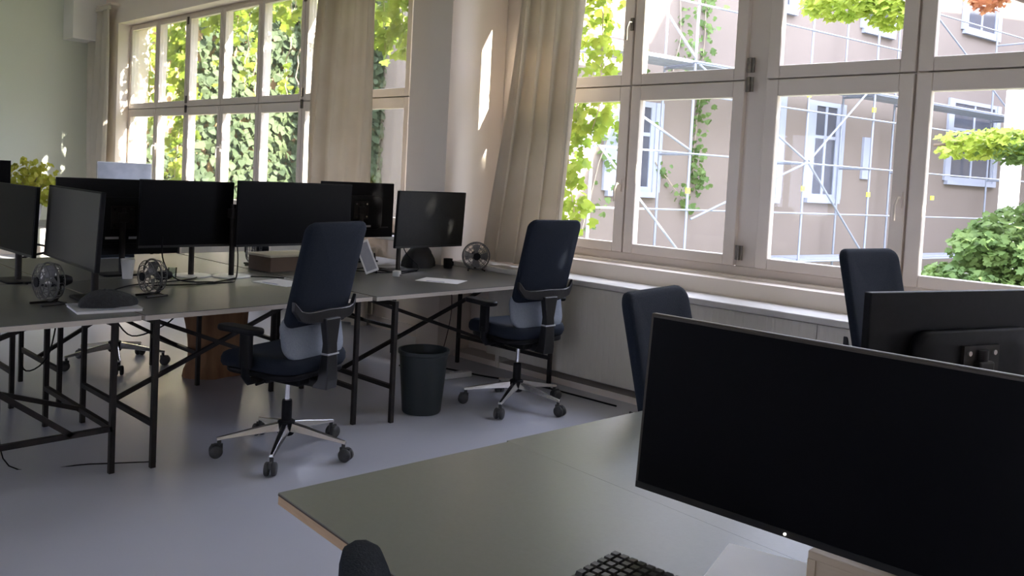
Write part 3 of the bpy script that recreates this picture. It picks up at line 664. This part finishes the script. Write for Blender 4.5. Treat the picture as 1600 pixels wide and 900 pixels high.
# ================================================================== monitors
def monitor(label, loc, rz, w, h, zc, z0=ZT, tilt=0., pole=True, base='disc', baseoff=0., screen=None, basem=None, back=False, thick=.022, poleoff=.05, led=False, edge=None):
    """front faces local -Y; zc is the height of the screen centre above the floor"""
    e = empty('monitor', (loc[0], loc[1], z0), rz, label, 'monitor', 'black computer monitors on the desks')
    zz = zc-z0; M = Matrix.Translation((0, 0, zz)) @ Matrix.Rotation(tilt, 4, 'X')
    hs = MB(); hs.box((-w/2, -thick/2, -h/2), (w/2, thick/2, h/2), M); ho = hs.build('housing', edge or BLKP, e, bevel=.004)
    MB().box((-w/2+.008, -thick/2-.0015, -h/2+.014), (w/2-.008, -thick/2+.004, h/2-.008), M).build('screen', screen or SCREEN, e)
    MB().box((-w/2+.004, -thick/2-.0028, -h/2+.002), (w/2-.004, -thick/2+.002, -h/2+.015), M).build('chin_bezel', BLKG, e)
    mb = MB(); mb.pad(rrect(w*.62, h*.62, .05, 4), .035, .014, lambda u, v, d: (u, thick/2+.014+d, v-.02), M); mb.build('rear_bulge', BLKP, e, smooth=True)
    if back:
        MB().box((-.07, thick/2+.031, -.07), (.07, thick/2+.040, .07), M).build('mount_plate', BLKM, e)
        for sx in (-.05, .05):
            for sz in (-.05, .05):
                MB().lathe([(.008, 0), (.007, .004)], n=10, M=M @ Matrix.Translation((sx, thick/2+.040, sz)) @ Matrix.Rotation(R(-90), 4, 'X')).build('screw', CHROME, e)
        MB().box((-w*.42, thick/2+.001, -h*.33), (w*.42, thick/2+.012, -h*.31), M).build('rear_ridge', BLKG, e)
        MB().box((-.10, thick/2+.030, -.135), (-.04, thick/2+.034, -.12), M).build('port_panel', SILVER, e); MB().box((.02, thick/2+.030, -.135), (.10, thick/2+.034, -.12), M).build('port_panel', SILVER, e)
    if led: MB().lathe([(.0024, 0), (.002, .002)], n=10, M=M @ Matrix.Translation((w*.0+led, -thick/2-.003, -h/2+.008)) @ Matrix.Rotation(R(90), 4, 'X')).build('power_light', mat('led_white', (.9, .9, .8), emit=((1, .95, .8), 6.)), e)
    if pole:
        px = baseoff; py = poleoff
        MB().lathe([(.017, 0), (.017, zz+.05)], c=(px, py, .008), n=14).build('stand_pole', BLKM, e, smooth=True)
        MB().box((min(px, 0)-.03, thick/2, zz-.03), (max(px, 0)+.03, py+.02, zz+.03)).build('arm_bracket', BLKM, e, bevel=.006)
        if base == 'disc': MB().lathe([(.12, 0), (.12, .006), (.11, .009)], c=(px, py-.01, 0), n=32).build('stand_base', basem or SILVER, e, smooth=True)
        elif base == 'small': MB().pad(rrect(.18, .13, .02, 4), .010, .003, lambda u, v, d: (px+u, py+v, .005+d)).build('stand_base', BLKP, e, smooth=True)
        else: MB().pad(rrect(.26, .18, .03, 4), .010, .003, lambda u, v, d: (px+u, py+v, .005+d)).build('stand_base', basem or BLKP, e, smooth=True)
    return e
ry = lambda nx, ny: math.atan2(nx, -ny)            # front normal -> rotation
monitor('wide black monitor at the left edge, turned off', (-5.24, 1.455), ry(.02, -1), .85, .375, 1.10, tilt=R(-2), base='plate')
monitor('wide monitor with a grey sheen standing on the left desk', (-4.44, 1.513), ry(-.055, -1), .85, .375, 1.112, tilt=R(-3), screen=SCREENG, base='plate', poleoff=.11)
monitor('large monitor seen from behind with a mounting plate, left of the paper cup', (-5.36, 2.10), ry(-1, .02), .74, .47, 1.095, base='plate', back=True, z0=ZT)
monitor('black monitor on a thin pole above the tree stump', (-5.05, 2.385), ry(1, .0), .60, .415, 1.135, tilt=R(3), baseoff=.06, basem=WHITEP)
monitor('widest black monitor behind the middle office chair', (-4.93, 3.085), ry(1, .0), .87, .425, 1.145, tilt=R(2), baseoff=-.43, basem=WHITEP)
monitor('monitor seen from behind with rear ports, partly hidden behind two others', (-5.50, 4.00), ry(-1, .0), .70, .44, 1.145, base='plate', back=True)
monitor('dark grey monitor on a black pole next to the pilaster', (-4.77, 4.14), ry(1, .03), .68, .42, 1.12, tilt=R(3), baseoff=-.26, screen=mat('screen_soft_grey', (.016, .016, .016), .45, spec=.2, noise=(60., .3, (.022, .022, .021))), base='plate')
monitor('large black foreground monitor with a small power light', (-.622, 1.475), ry(.02, -1), 0.72, .365, 1.012, tilt=R(-4), screen=SCREEN, base='small', poleoff=.13, baseoff=.12, led=-.03, z0=ZT+.06, thick=.02, edge=mat('monitor_bronze_edge', (.05, .045, .038), .35, metal=.3, noise=(40., .3, (.06, .05, .04))))
monitor('black monitor at the right edge, seen from behind before the window', (-.655, 2.50), ry(-.932, .362), .76, .42, 1.01, base='plate', back=True)
monitor('small silver screen standing alone on the far desk', (-9.5, 3.76), ry(1, .05), .60, .36, 1.235, tilt=R(-2), screen=mat('screen_painted_reflection', (.30, .33, .42), .25, spec=.6, noise=(3., .1, (.20, .22, .27))), basem=SILVER, edge=SILVER)  # window reflection put into the screen's base colour
monitor('dark monitor peeking in at the left edge beside the plant', (-9.4, 2.30), ry(1, .0), .62, .36, 1.20, basem=SILVER)

# ================================================================== things on and under the desks
def desk_fan(label, loc, rz, r, tilt=0., cagem=None, zc=None):
    """axis of the fan along local -Y"""
    e = empty('desk_fan', loc, rz, label, 'fan', 'small wire desk fans'); zc = zc or r+.03
    M = Matrix.Translation((0, 0, zc)) @ Matrix.Rotation(tilt, 4, 'X')
    mb = MB()
    def ring(rr, y, t=.0025): mb.tube([M @ Vector((rr*math.cos(a), y, rr*math.sin(a))) for a in [2*math.pi*k/28 for k in range(29)]], t, 5, cap=False)
    ring(r, 0, .005); ring(r*.93, -.035); ring(r*.66, -.05); ring(r*.35, -.055); ring(r*.9, .035); ring(r*.6, .05)
    for k in range(16):
        a = 2*math.pi*k/16; c_, s_ = math.cos(a), math.sin(a)
        mb.tube([M @ Vector((rr*c_, y, rr*s_)) for rr, y in ((r, 0), (r*.93, -.035), (r*.66, -.05), (r*.25, -.056))], .0016, 4, cap=False)
        mb.tube([M @ Vector((rr*c_, y, rr*s_)) for rr, y in ((r, 0), (r*.9, .035), (r*.6, .05), (r*.3, .055))], .0016, 4, cap=False)
    mb.build('cage', mat('fan_wire_grey', (.13, .13, .135), .35, metal=.5, noise=(30., .3, (.17, .17, .175))), e)
    MB().lathe([(r*.27, 0), (r*.25, .006)], n=20, M=M @ Matrix.Translation((0, -.055, 0)) @ Matrix.Rotation(R(90), 4, 'X')).build('badge', BLKP, e, smooth=True)
    MB().lathe([(r*.22, .0), (r*.3, .02), (r*.3, .06), (r*.2, .085)], n=20, M=M @ Matrix.Translation((0, .02, 0)) @ Matrix.Rotation(R(-90), 4, 'X')).build('motor', BLKP, e, smooth=True)
    for k in range(4):
        mb = MB(); vs = []
        for i in range(5):
            rr = r*(.18+.66*i/4)
            for j in range(4):
                a = 2*math.pi*k/4+(-.45+.9*j/3)*(1-.15*i/4); vs.append(M @ Vector((rr*math.cos(a), .018-.03*j/3, rr*math.sin(a))))
        mb.add(vs, [(i*4+j, i*4+j+1, i*4+5+j, i*4+4+j) for i in range(4) for j in range(3)])
        o = mb.build('blade', CLEAR, e); s = o.modifiers.new('t', 'SOLIDIFY'); s.thickness = .002
    mb = MB(); mb.tube([(0, .05, zc-r*.2), (0, .055, zc*.5), (0, .03, .012)], .010, 8)
    mb.tube([(-r*.6, -.06, .006), (-r*.5, .06, .006), (r*.5, .06, .006), (r*.6, -.06, .006)], .006, 6); mb.build('foot', BLKM, e, smooth=True)
desk_fan('small black fan seen side on next to the white charger', (-4.36, 1.385, ZT), ry(.15, -1), .092, zc=.112)
desk_fan('small fan seen side on in front of the black monitor pole', (-4.40, 1.90, ZT), ry(.12, -1), .090, zc=.108)
desk_fan('desk fan half hidden under the widest monitor', (-5.50, 3.10, ZT), facing(-.4, -.9)+math.pi, .10, zc=.115)
desk_fan('round wire fan facing the room beside the pilaster', (-4.60, 4.465, ZT), ry(.80, -.60), .105, zc=.112)

def blob(mb, c, r, seed, n=14, rings=8, amp=.25):
    rnd = random.Random(seed); ph = [rnd.uniform(0, 6.28) for _ in range(6)]
    vs = []
    for i in range(rings+1):
        th = (math.pi/2)*i/rings
        for k in range(n):
            a = 2*math.pi*k/n; q = 1+amp*(.5*math.sin(2*a+ph[0])+.35*math.sin(3*a+ph[1]+th*2)+.3*math.sin(5*a+ph[2]-th*3))
            vs.append((c[0]+r[0]*q*math.cos(a)*math.cos(th), c[1]+r[1]*q*math.sin(a)*math.cos(th), c[2]+r[2]*(math.sin(th)*(1+.25*amp*math.sin(4*a+ph[3]))) ))
    fs = [(i*n+k, i*n+(k+1) % n, (i+1)*n+(k+1) % n, (i+1)*n+k) for i in range(rings) for k in range(n)]
    fs.append(tuple(reversed(range(n))))
    return mb.add(vs, fs)
def sheet(name, label, cat, c, w, d, rz, z=ZT, m=PAPER, t=.0025, group=None):
    e = empty(name, (c[0], c[1], z), rz, label, cat, group)
    MB().box((-w/2, -d/2, 0), (w/2, d/2, t)).build('sheet', m, e)
    return e
CLOTH = mat('charcoal_knit', (.022, .023, .025), .95, noise=(60., .25, (.04, .042, .046)), bump=.6, bscale=120)
tag(blob(MB(), (0, 0, 0), (.115, .085, .075), 4).build('pouch', CLOTH, smooth=True, loc=(-4.12, 1.56, ZT+.016), rz=R(75)), 'crumpled charcoal pouch lying on a notebook at the desk corner', 'pouch')
nb = empty('notebook', (-4.12, 1.555, ZT), R(82), 'blue and white notebook under the charcoal pouch', 'notebook')
MB().box((-.14, -.12, 0), (.14, .12, .012)).build('pages', PAPER, nb); MB().box((-.145, -.122, .012), (.145, .122, .0145)).build('cover', SILVER, nb)
for label, c, rz in (('white paper with blue print lying behind the middle office chair', (-4.58, 2.78), R(12)), ('white paper sheet in front of the dark grey monitor', (-4.24, 3.80), R(28))):
    s = sheet('paper', label, 'paper', c, .30, .21, rz, group='white sheets of paper on the far desks'); MB().box((-.08, -.085, .0025), (.05, -.07, .0028)).build('printed_line', INK, s)
cup = empty('paper_cup', (-5.12, 2.06, ZT), label='white paper cup under the mounting plate', cat='cup')
MB().lathe([(.028, 0), (.040, .115), (.042, .118), (.038, .118), (.026, .006)], n=24).build('wall', WHITEP, cup, smooth=True); MB().lathe([(.0275, .002), (.0275, .005)], n=20).build('bottom', WHITEP, cup)
ch = empty('charger', (-5.0, 1.585, ZT), R(20), 'white plug in charger with its block beside the side on fan', 'charger')
MB().cbox((0, 0, .055), (.075, .06, .10), Matrix.Rotation(R(8), 4, 'Y')).build('plug', WHITEP, ch, bevel=.008); MB().cbox((0, 0, .006), (.11, .09, .012)).build('block', BLKP, ch, bevel=.003)
tb = empty('tablet', (-4.68, 3.56, ZT), ry(.85, -.5), 'white framed tablet leaning behind the middle office chair', 'tablet')
Mt = Matrix.Translation((0, 0, .0)) @ Matrix.Rotation(R(-22), 4, 'Y') @ Matrix.Rotation(R(-10), 4, 'X')
MB().box((-.048, -.005, .020), (.048, .005, .250), Mt).build('frame', WHITEP, tb, bevel=.004); MB().box((-.036, -.0065, .036), (.036, -.004, .234), Mt).build('screen', mat('tablet_grey', (.35, .35, .38), .3, noise=(40., .3, (.30, .30, .33))), tb)
MB().tube([(.0, .004, .15), (.03, .09, .003)], .006).build('prop', BLKP, tb)
bx = empty('box', (-5.20, 3.16, ZT), R(4), 'dark brown open box with a cream lid behind the office chair', 'box')
MB().box((-.13, -.19, 0), (.13, .19, .10)).build('body', BROWN, bx, bevel=.003); MB().box((-.135, -.195, .10), (.135, .195, .116)).build('lid', CREAMB, bx, bevel=.003)
bg_ = empty('bag', (-4.98, 4.22, ZT), 0, 'slumped black bag under the dark grey monitor', 'bag')
blob(MB(), (0, 0, 0), (.12, .15, .17), 9, amp=.2).build('body', mat('black_nylon', (.008, .008, .010), .7, noise=(30., .3, (.014, .014, .016)), bump=.5, bscale=25), bg_, smooth=True); MB().tube([(0, -.06, .14), (0, -.03, .20), (0, .04, .20), (0, .07, .13)], .008).build('strap', BLKP, bg_, smooth=True)
cb = empty('mug', (-4.80, 4.36, ZT), 0, 'small black mug between the black bag and the round fan', 'mug')
MB().lathe([(.030, 0), (.034, .004), (.036, .075), (.032, .075), (.029, .008)], n=22).build('wall', BLKP, cb, smooth=True); MB().tube([(.035, 0, .06), (.058, 0, .055), (.058, 0, .03), (.034, 0, .02)], .005).build('handle', BLKP, cb, smooth=True)
hp = empty('headphones', (-5.05, 3.72, ZT), R(30), 'black headphones with red cups behind the tablet', 'headphones')
REDP = mat('dark_red_pad', (.14, .02, .015), .6, noise=(40., .3, (.18, .03, .02)))
MB().tube([(.075*math.cos(a), 0, .06+.095*math.sin(a)) for a in [math.pi*k/12 for k in range(13)]], .008).build('headband', BLKP, hp, smooth=True)
for sx in (-1, 1): MB().lathe([(.02, -.015), (.036, -.012), (.036, .012), (.02, .015)], n=18, M=Matrix.Translation((sx*.075, 0, .038)) @ Matrix.Rotation(R(90), 4, 'Y')).build('ear_cup', REDP, hp, smooth=True)
usb = empty('adapter', (-4.55, 3.66, ZT), R(30), 'small white adapter at the foot of the dark grey monitor', 'adapter')
MB().cbox((0, 0, .02), (.05, .045, .04)).build('body', WHITEP, usb, bevel=.005); MB().cbox((.03, 0, .012), (.02, .02, .012)).build('plug', CHROME, usb)
gl = empty('glass', (-5.0, 2.28, ZT), 0, 'small clear tumbler between cables near the paper cup', 'glass')
MB().lathe([(.022, 0), (.026, .07), (.024, .07), (.020, .006)], n=18).build('wall', glass('tumbler_glass', (.85, .9, .9), 1.), gl, smooth=True)

def cable(label, pts, r=.004, m=BLKP, group='loose black cables'):
    P = [Vector(p) for p in pts]; Q = []
    for i in range(len(P)-1):
        p0, p1, p2, p3 = P[max(i-1, 0)], P[i], P[i+1], P[min(i+2, len(P)-1)]
        for k in range(6):
            t = k/6; Q.append(.5*((2*p1)+(p2-p0)*t+(2*p0-5*p1+4*p2-p3)*t*t+(3*p1-p0-3*p2+p3)*t**3))
    Q.append(P[-1]); B = Vector((P[0].x, P[0].y, min(p.z for p in Q)))
    tag(MB().tube([q-B for q in Q], r, 6).build('cable', m, smooth=True, loc=B), label, 'cable', group)
z_ = ZT+.005
cable('cable snaking from the leftmost desk towards the paper cup', [(-4.6, 1.75, z_), (-4.8, 1.95, z_), (-4.85, 2.15, z_), (-4.95, 2.4, z_), (-5.2, 2.55, z_)])
cable('cable looping around the foot of the thin monitor pole', [(-4.75, 2.05, z_), (-4.70, 2.3, z_), (-4.78, 2.5, z_), (-4.9, 2.72, z_), (-4.75, 2.9, z_)])
cable('cable hanging from the monitor above the tree stump', [(-5.02, 2.22, 1.0), (-4.95, 2.2, .86), (-4.86, 2.25, z_+.01), (-4.75, 2.42, z_)])
cable('cable curving below the widest monitor', [(-5.1, 2.75, .98), (-5.02, 2.72, .85), (-4.85, 2.62, z_), (-4.7, 2.5, z_), (-4.72, 2.3, z_)])
cable('cable coiled behind the white framed tablet', [(-4.95, 3.55, z_), (-4.8, 3.62, z_), (-4.72, 3.74, z_), (-4.86, 3.86, z_), (-5.02, 3.78, z_), (-4.98, 3.62, z_)])
cable('cable looping behind the black pole of the grey monitor', [(-4.86, 3.92, 1.0), (-4.9, 4.02, .86), (-4.82, 4.08, z_+.02), (-4.72, 3.96, z_), (-4.62, 3.72, z_)])
cable('thin lead along the left desk by the charger', [(-5.5, 1.3, z_), (-5.3, 1.45, z_), (-5.06, 1.5, z_)], .003)
cable('cable hanging below the left desk', [(-4.3, 1.25, .70), (-4.32, 1.27, .45), (-4.28, 1.36, .50), (-4.33, 1.42, .70)], .004)
cable('long cable falling to the floor below the left desk', [(-4.25, 1.15, .70), (-4.27, 1.16, .35), (-4.25, 1.2, .02), (-4.1, 1.5, .006), (-3.95, 1.75, .006)], .003)
cable('cable drooping under the desk joint', [(-4.2, 1.62, .70), (-4.2, 1.72, .58), (-4.22, 1.9, .62), (-4.22, 1.98, .70)], .004)
cable('cable trailing on the floor below the window desk', [(-4.9, 4.0, .006), (-4.7, 4.2, .006), (-4.3, 4.3, .006), (-3.9, 4.42, .006), (-3.2, 4.45, .006)], .006)
cable('thin brown cable running down behind the window desk', [(-4.85, 4.44, .70), (-4.8, 4.42, .4), (-4.85, 4.4, .1), (-4.8, 4.3, .006)], .004, mat('brown_cable', (.07, .03, .02), .6, noise=(30., .3, (.09, .04, .03))))

# tree stump under the desks
st = empty('stump', (-5.48, 2.82, 0), 0, 'brown tree stump stool standing under the desks', 'stool')
mb = MB(); n = 28; rings = 9; vs = []
rs = random.Random(5); ph = [rs.uniform(0, 6.28) for _ in range(5)]
for i in range(rings+1):
    t = i/rings
    for k in range(n):
        a = 2*math.pi*k/n; r = .185*(1+.09*math.sin(2*a+ph[0])+.07*math.sin(3*a+ph[1]+t*2)+.05*math.sin(7*a+ph[2]+t)) + .05*(t-.4)**2*2 + (.02 if t < .15 else 0)
        vs.append((r*math.cos(a)+.03*math.sin(3*t), r*math.sin(a), .47*t))
mb.add(vs, [(i*n+k, i*n+(k+1) % n, (i+1)*n+(k+1) % n, (i+1)*n+k) for i in range(rings) for k in range(n)]+[tuple(reversed(range(n)))]); mb.build('trunk', WOODS, st, smooth=True)
mb = MB(); mb.add([(x, y, .469) for x, y, z in vs[-n:]]+[(x*.97, y*.97, .476) for x, y, z in vs[-n:]], [(k, (k+1) % n, n+(k+1) % n, n+k) for k in range(n)]+[tuple(range(n, 2*n))]); mb.build('cut_face', WOODT, st)
# waste bin
wb = empty('waste_bin', (-3.88, 3.36, 0), 0, 'dark plastic waste bin between desk legs and office chair', 'bin')
MB().lathe([(.115, 0), (.120, .01), (.150, .375), (.146, .375), (.116, .014)], n=32).build('wall', BIN, wb, smooth=True); MB().lathe([(.150, .36), (.158, .365), (.158, .385), (.145, .385), (.145, .37)], n=32, caps=False).build('rim', BIN, wb, smooth=True); MB().lathe([(.114, .004), (.114, .012)], n=28).build('bottom', BIN, wb)
# floor power strip below the window desk
ps = empty('power_strip', (-4.40, 4.08, 0), R(80), 'white power strip on the floor below the window desk', 'power strip')
MB().box((-.16, -.03, 0), (.16, .03, .04)).build('body', WHITEP, ps, bevel=.005)
for k in range(4): MB().lathe([(.018, .0), (.018, .003)], c=(-.11+.075*k, 0, .0395), n=14).build('socket', SILVER, ps)

# far plant
pl = empty('potted_plant', (-9.62, 2.86, ZT), 0, 'yellow green plant glowing in the sun on the far desk', 'plant')
MB().lathe([(.08, 0), (.11, .20), (.115, .21), (.10, .21), (.095, .19)], n=24).build('pot', WHITEP, pl, smooth=True); MB().lathe([(.095, .17), (.09, .185)], n=20).build('soil', BROWN, pl)
lm = MB(); rp = random.Random(8)
for k in range(520):
    a = rp.uniform(0, 6.28); el = rp.uniform(.1, 1.45); rr = rp.uniform(.12, .40)
    leaf(lm, (rr*math.cos(a)*math.cos(el), rr*math.sin(a)*math.cos(el)*.95, .20+rr*math.sin(el)*1.2), .075, rp, DIAM, .8)
stuff(lm.build('foliage', LEAFP, pl))
for k in range(7):
    a = 6.28*k/7; MB().tube([(0, 0, .18), (.08*math.cos(a), .08*math.sin(a), .36), (.2*math.cos(a), .2*math.sin(a), .50)], .004, 5).build('stem', STEMV, pl)

# ------------------------------------------------------------------ foreground desk
ri = empty('monitor_riser', (-.52, 1.585, ZT), 0, 'small plywood riser under the large foreground monitor', 'riser')
MB().box((-.11, -.08, .045), (.14, .12, .060)).build('board', PLY, ri, bevel=.002)
for x in (-.11, .125): MB().box((x, -.08, 0), (x+.015, .12, .045)).build('side_panel', PLY, ri)
MB().box((-.095, -.075, 0), (.125, -.06, .045)).build('front_panel', PLY, ri)
kb = empty('keyboard', (-.70, 1.235, ZT), R(2), 'black computer keyboard at the bottom edge of the foreground desk', 'keyboard')
KEY = mat('key_dark_grey', (.030, .030, .028), .45, noise=(50., .3, (.045, .044, .040)))
MB().box((-.215, -.075, 0), (.215, .075, .018)).build('body', mat('keyboard_body', (.05, .05, .047), .5, noise=(50., .3, (.06, .06, .055))), kb, bevel=.006)
kmb = MB(); kmb.add([(-.0082, -.0082, 0), (.0082, -.0082, 0), (.0082, .0082, 0), (-.0082, .0082, 0), (-.0065, -.006, .008), (.0065, -.006, .008), (.0065, .007, .008), (-.0065, .007, .008)], [(4,5,6,7),(0,1,5,4),(1,2,6,5),(2,3,7,6),(3,0,4,7)])
k0 = None
for r_ in range(6):
    for c_ in range(22):
        if r_ == 0 and 4 < c_ < 11: continue
        loc = (-.2+c_*.0190, -.056+r_*.0215, .018)
        if k0 is None: k0 = kmb.build('key', KEY, kb); k0.location = loc
        else: inst(k0, kb, loc)
MB().box((-.2+5*.019-.008, -.064, .018), (-.2+10*.019+.008, -.048, .026)).build('space_bar', KEY, kb)
sheet('paper', 'white sheets of paper under the power light of the foreground monitor', 'paper', (-.700, 1.455), .17, .22, R(14), group=None, t=.002)
